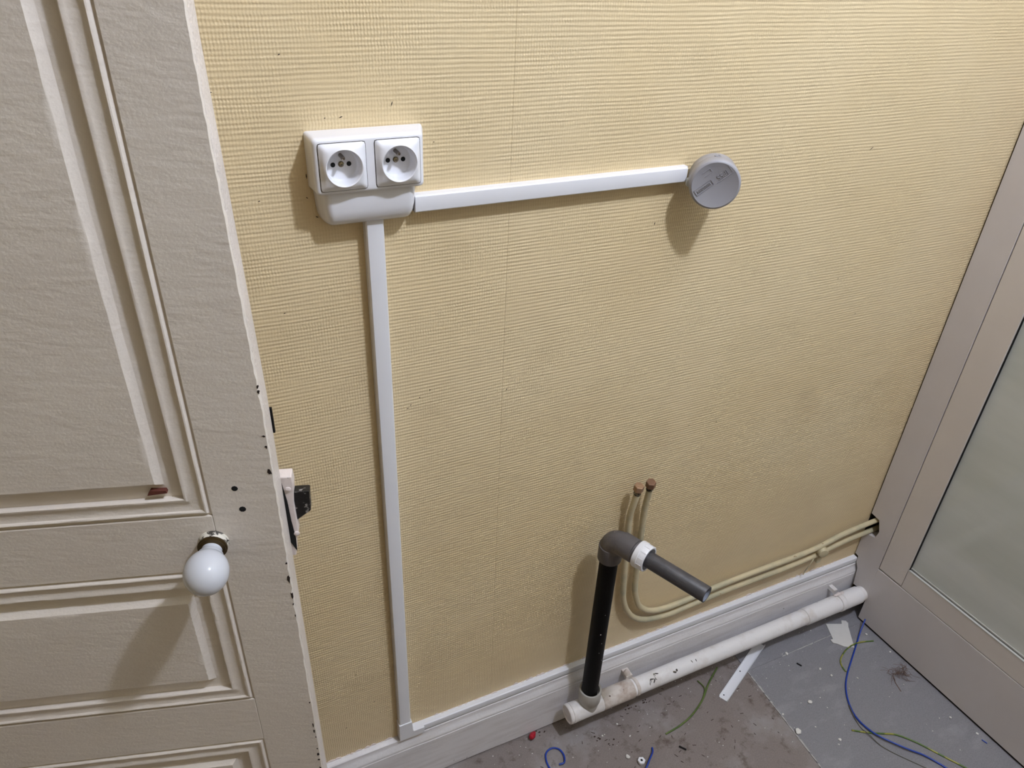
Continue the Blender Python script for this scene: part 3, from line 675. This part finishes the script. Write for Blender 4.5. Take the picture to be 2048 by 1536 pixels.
# ------------------------------------------------------------------ things on the floor
a_ = Vector((1.0300, -.1310, 0)); b_ = Vector((1.2330, -.0360, 0)); du = (b_ - a_).normalized(); dv = Vector((-du.y, du.x, 0)); Lc = (b_ - a_).length
oc = empty('trunking_offcut', (a_ + b_) / 2 + Vector((0, 0, .0006))); tag(oc, 'white trunking offcut lying on the floor, poking out from under the drain pipe', 'trunking offcut')
f = lambda c, d, u: a_ + du * u + dv * c + Vector((0, 0, d + .0006))
bm = NB(); prism(bm, [(-.0118, 0), (.0118, 0), (.0118, .0075), (.0106, .0075), (.0106, .0058), (.0106, .0012), (-.0106, .0012), (-.0106, .0075), (-.0118, .0075)], 0, Lc, f); finish('channel', bm, M_pvc, oc)
for u in (.012, .105):
    bm = NB(); lathe(bm, [(.0018, 0), (.0018, .0003)], frame_map(f(.004, .0012, u), du, dv, (0, 0, 1)), 12); finish('screw_hole', bm, M_hole_shade, oc)  # black disc in place of a drilled hole's shade
def wire(name, pts, r, m, label, seg=10, cat='wire', n=6):
    bm = NB(); tube(bm, spline(pts, n), r, seg); o = finish(name, bm, m, None, smooth=60); return tag(o, label, cat)
rw = .0021
wire('blue_wire', [(1.5390, -.1020, .030), (1.5100, -.1190, .007), (1.474, -.142, .0026), (1.424, -.173, .0026), (1.377, -.203, .0026), (1.344, -.23, .0028), (1.317, -.265, .003), (1.302, -.303, .003), (1.303, -.34, .0050), (1.313, -.370, .0076), (1.345, -.415, .0078), (1.374, -.447, .0055), (1.40, -.495, .0026), (1.425, -.56, .0026)], rw, M_blue, 'long blue wire curving across the grey tile beside the partition')
wire('green_yellow_wire', [(1.265, -.326, .0024), (1.301, -.349, .0024), (1.330, -.364, .0024), (1.357, -.379, .0024), (1.384, -.411, .0024), (1.412, -.458, .0024), (1.445, -.515, .0024)], .0021, M_gy, 'green and yellow earth wire crossed by the long blue wire')
wire('thin_wire', [(1.310, -.272, .0055), (1.297, -.303, .004), (1.2915, -.33, .0014), (1.293, -.352, .0055), (1.303, -.393, .0016), (1.352, -.466, .0012), (1.39, -.52, .0012)], .0010, M_thin, 'thin dark thread-like wire running alongside the long blue wire')
wire('green_yellow_wire', [(1.380, -.196, .0024), (1.383, -.180, .0024), (1.393, -.164, .003), (1.412, -.153, .004), (1.436, -.1445, .0062), (1.463, -.141, .0065), (1.490, -.142, .004), (1.527, -.152, .002)], .0018, M_gy, 'short bent green and yellow wire beside the white scrap in the corner')
wire('green_wire', [(.842, -.152, .0024), (.889, -.147, .0024), (.933, -.135, .0024), (.982, -.111, .0024), (1.024, -.080, .0024), (1.075, -.050, .0024)], .0022, M_green, 'green wire piece curving out from under the drain pipe')
wire('green_wire', [(.985, -.1075, .0024), (1.005, -.088, .0046), (1.003, -.062, .0024)], .0014, M_green, 'fine green strand beside the green wire under the drain pipe')
wire('blue_wire', [(.556, -.155, .0026), (.548, -.113, .0026), (.552, -.088, .0026), (.562, -.077, .0026), (.577, -.075, .0028), (.590, -.085, .003), (.592, -.103, .004), (.584, -.118, .005), (.572, -.1165, .004)], .0021, M_blue, 'short blue wire curled like a hook near the red plug')
wire('blue_wire', [(.792, -.168, .003), (.787, -.177, .004), (.778, -.185, .009), (.766, -.194, .0125), (.750, -.206, .0095), (.735, -.214, .006)], .0021, M_blue, 'short blue wire piece resting over the white plastic nut')
wire('blue_wire', [(1.540, -.472, .0016), (1.5435, -.484, .0016)], .0014, M_blue, 'tiny blue wire clipping by the foot of the partition', n=2)
wire('black_wire_clipping', [(1.279, -.123, .0022), (1.285, -.135, .0022)], .0018, M_black, 'black wire clipping on the grey tile beyond the white offcut', n=2)
wire('black_wire_clipping', [(.853, -.1905, .0024), (.8635, -.2045, .0024)], .0020, M_black, 'black wire clipping on the brown floor near the green wire', n=2)
# white plastic nut
pn = empty('plastic_nut', (.749, -.187, 0)); tag(pn, 'white hexagonal plastic nut on the floor under a blue wire', 'plastic nut')
nf2 = frame_map((.749, -.187, 0), (.8, .6, 0), (-.6, .8, 0), (0, 0, 1))
bm = NB(); lathe(bm, [(.0068, .0005), (.0072, .001), (.0066, .002), (.0072, .003), (.0066, .004), (.0072, .005), (.0066, .006)], nf2, 24); finish('threaded_shank', bm, M_pvc2, pn, smooth=40)
bm = NB(); lathe(bm, [(.0088, .0058), (.0092, .0062), (.0092, .0090), (.0084, .0098), (.0030, .0098), (.0030, .0065)], nf2, 6, True, True); finish('hex_head', bm, M_pvc2, pn)
bm = NB(); lathe(bm, [(.0028, .0090), (.0028, .0100), (.001, .0100)], nf2, 12); finish('bore', bm, M_hole_shade, pn)  # black plug paints the shade inside the bore
# red plug
rp = empty('red_plug', (.543, -.034, 0)); tag(rp, 'small red plastic plug at the foot of the baseboard', 'plug')
rf = axis_frame((.5475, -.0300, .0085), (-.55, -.45, .25))
bm = NB(); lathe(bm, [(.0030, -.004), (.0060, -.003), (.0074, .002), (.0070, .007), (.0050, .012), (.0020, .0135)], rf, 9); finish('cap', bm, M_red, rp, smooth=25)
bm = NB(); lathe(bm, [(.0040, -.009), (.0044, -.004), (.0044, -.002)], rf, 10); finish('stem', bm, M_red, rp, smooth=40)
# board scrap
bm = NB(); prism(bm, [(1.4480, -.0560), (1.4890, -.0735), (1.4980, -.0640), (1.5090, -.0705), (1.5080, -.0800), (1.5000, -.0880), (1.4700, -.1330), (1.4600, -.1480), (1.4370, -.1340), (1.4260, -.1190), (1.4180, -.1130), (1.4190, -.1020), (1.4270, -.1030)], .0006, .0035, WORLD)
tag(finish('board_scrap', bm, M_paper, None, bevel=.0006), 'torn white board scrap lying in the corner by the partition', 'scrap')
# dust and hair by the partition
bm = NB()
for i in range(60):
    c0 = Vector((1.512 + random.gauss(0, .014), -.252 + random.gauss(0, .007), .002)); a = random.uniform(0, 2 * PI); l = random.uniform(.012, .03)
    tube(bm, spline([c0, c0 + Vector((math.cos(a) * l * .5, math.sin(a) * l * .5, random.uniform(.001, .008))), c0 + Vector((math.cos(a + .7) * l, math.sin(a + .7) * l, random.uniform(0, .002)))], 3), .00028, 5)
tube(bm, spline([(1.487, -.256, .001), (1.476, -.270, .002), (1.472, -.283, .001), (1.468, -.296, .001)], 4), .0009, 6)
tag(finish('dust_tuft', bm, M_brown, None), 'brown tuft of dust and hair at the foot of the partition', 'dust', kind='stuff')
# larger plaster crumbs, each its own thing
CR = [(1.276, -.089, .0042, 'white plaster crumb beside the far end of the white offcut'), (1.228, -.226, .0048, 'long white crumb in the middle of the grey tile'), (1.140, -.276, .0070, 'largest white crumb, lying on the tile joint'),
      (1.219, -.332, .0035, 'white crumb of a pair left of the blue and green wire crossing'), (1.208, -.340, .0028, 'smaller white crumb of a pair left of the blue and green wire crossing'), (1.336, -.189, .0040, 'white crumb just left of the long blue wire bend'), (1.324, -.162, .0032, 'grey white crumb between black clipping and blue wire'),
      (1.394, -.222, .0030, 'white crumb just right of the long blue wire'), (1.540, -.197, .0032, 'white crumb at the partition foot between the scrap and the dust tuft'), (1.520, -.400, .0036, 'white crumb on the grey tile near the tiny blue clipping'), (1.544, -.457, .0032, 'white crumb at the partition foot beside the tiny blue clipping'),
      (.727, -.164, .0050, 'oblong white crumb beside the white plastic nut'), (1.526, -.128, .0030, 'white crumb beside the raised end of the long blue wire'), (.748, -.083, .0030, 'white crumb on brown floor in front of the standpipe'), (.700, -.095, .0032, 'white crumb on a dark stain left of the standpipe foot'), (.760, -.122, .0028, 'dull crumb on brown floor between nut and drain pipe'),
      (1.14, -.225, .0025, 'small crumb at the tile joint below the white offcut'), (1.190, -.283, .0022, 'small crumb right of the largest white crumb'), (1.490, -.285, .0022, 'small white crumb below the dust tuft')]
for x, y, r_, lab in CR:
    bm = NB(); blob(bm, (x, y, r_ * .45), r_, random.uniform(.7, 1.4), random.uniform(.7, 1.2), .55, 1, .3)
    bmesh.ops.rotate(bm, cent=(x, y, 0), matrix=Matrix.Rotation(random.uniform(0, 6), 3, 'Z'), verts=bm.verts)
    lowz = min(v.co.z for v in bm.verts)
    for v in bm.verts: v.co.z += .0006 - lowz
    tag(finish('plaster_crumb', bm, M_plaster, None), lab, 'crumb', 'loose plaster crumbs')
# fine grit nobody could count
bm = NB()
for i in range(230):
    x = random.uniform(.3, 1.53); y = -random.uniform(.025, .62) if random.random() < .6 else -random.uniform(.022, .14)
    blob(bm, (x, y, .0010), random.uniform(.0005, .0014), 1.3, 1, .7, 0 if False else 1, .3)
tag(finish('floor_grit', bm, M_plaster, None), 'fine white grit scattered over the floor', 'grit', kind='stuff')
bm = NB()
for i in range(60):
    x = random.uniform(.45, 1.12); y = -random.uniform(.03, .26)
    a = random.uniform(0, PI); l = random.uniform(.003, .010)
    prism(bm, [(-l / 2, -.0005), (l / 2, -.0007), (l / 2 * .8, .0006), (-l / 2, .0008)], .0003, .0010, lambda u, v, d: Vector((x + u * math.cos(a) - v * math.sin(a), y + u * math.sin(a) + v * math.cos(a), d)))
for x, y, s in ((.70, -.098, 1.2), (.715, -.12, .9), (.80, -.055, 1.0), (.845, -.058, .7), (.57, -.03, .8)):
    for i in range(6):
        blob(bm, (x + random.gauss(0, .010 * s), y + random.gauss(0, .006 * s), .001), random.uniform(.001, .0022), 1.2, 1, .7, 1, .4)
tag(finish('dark_debris', bm, M_dirt, None), 'dark splinters and crumbs of dirt on the brown floor below the standpipe', 'debris', kind='stuff')
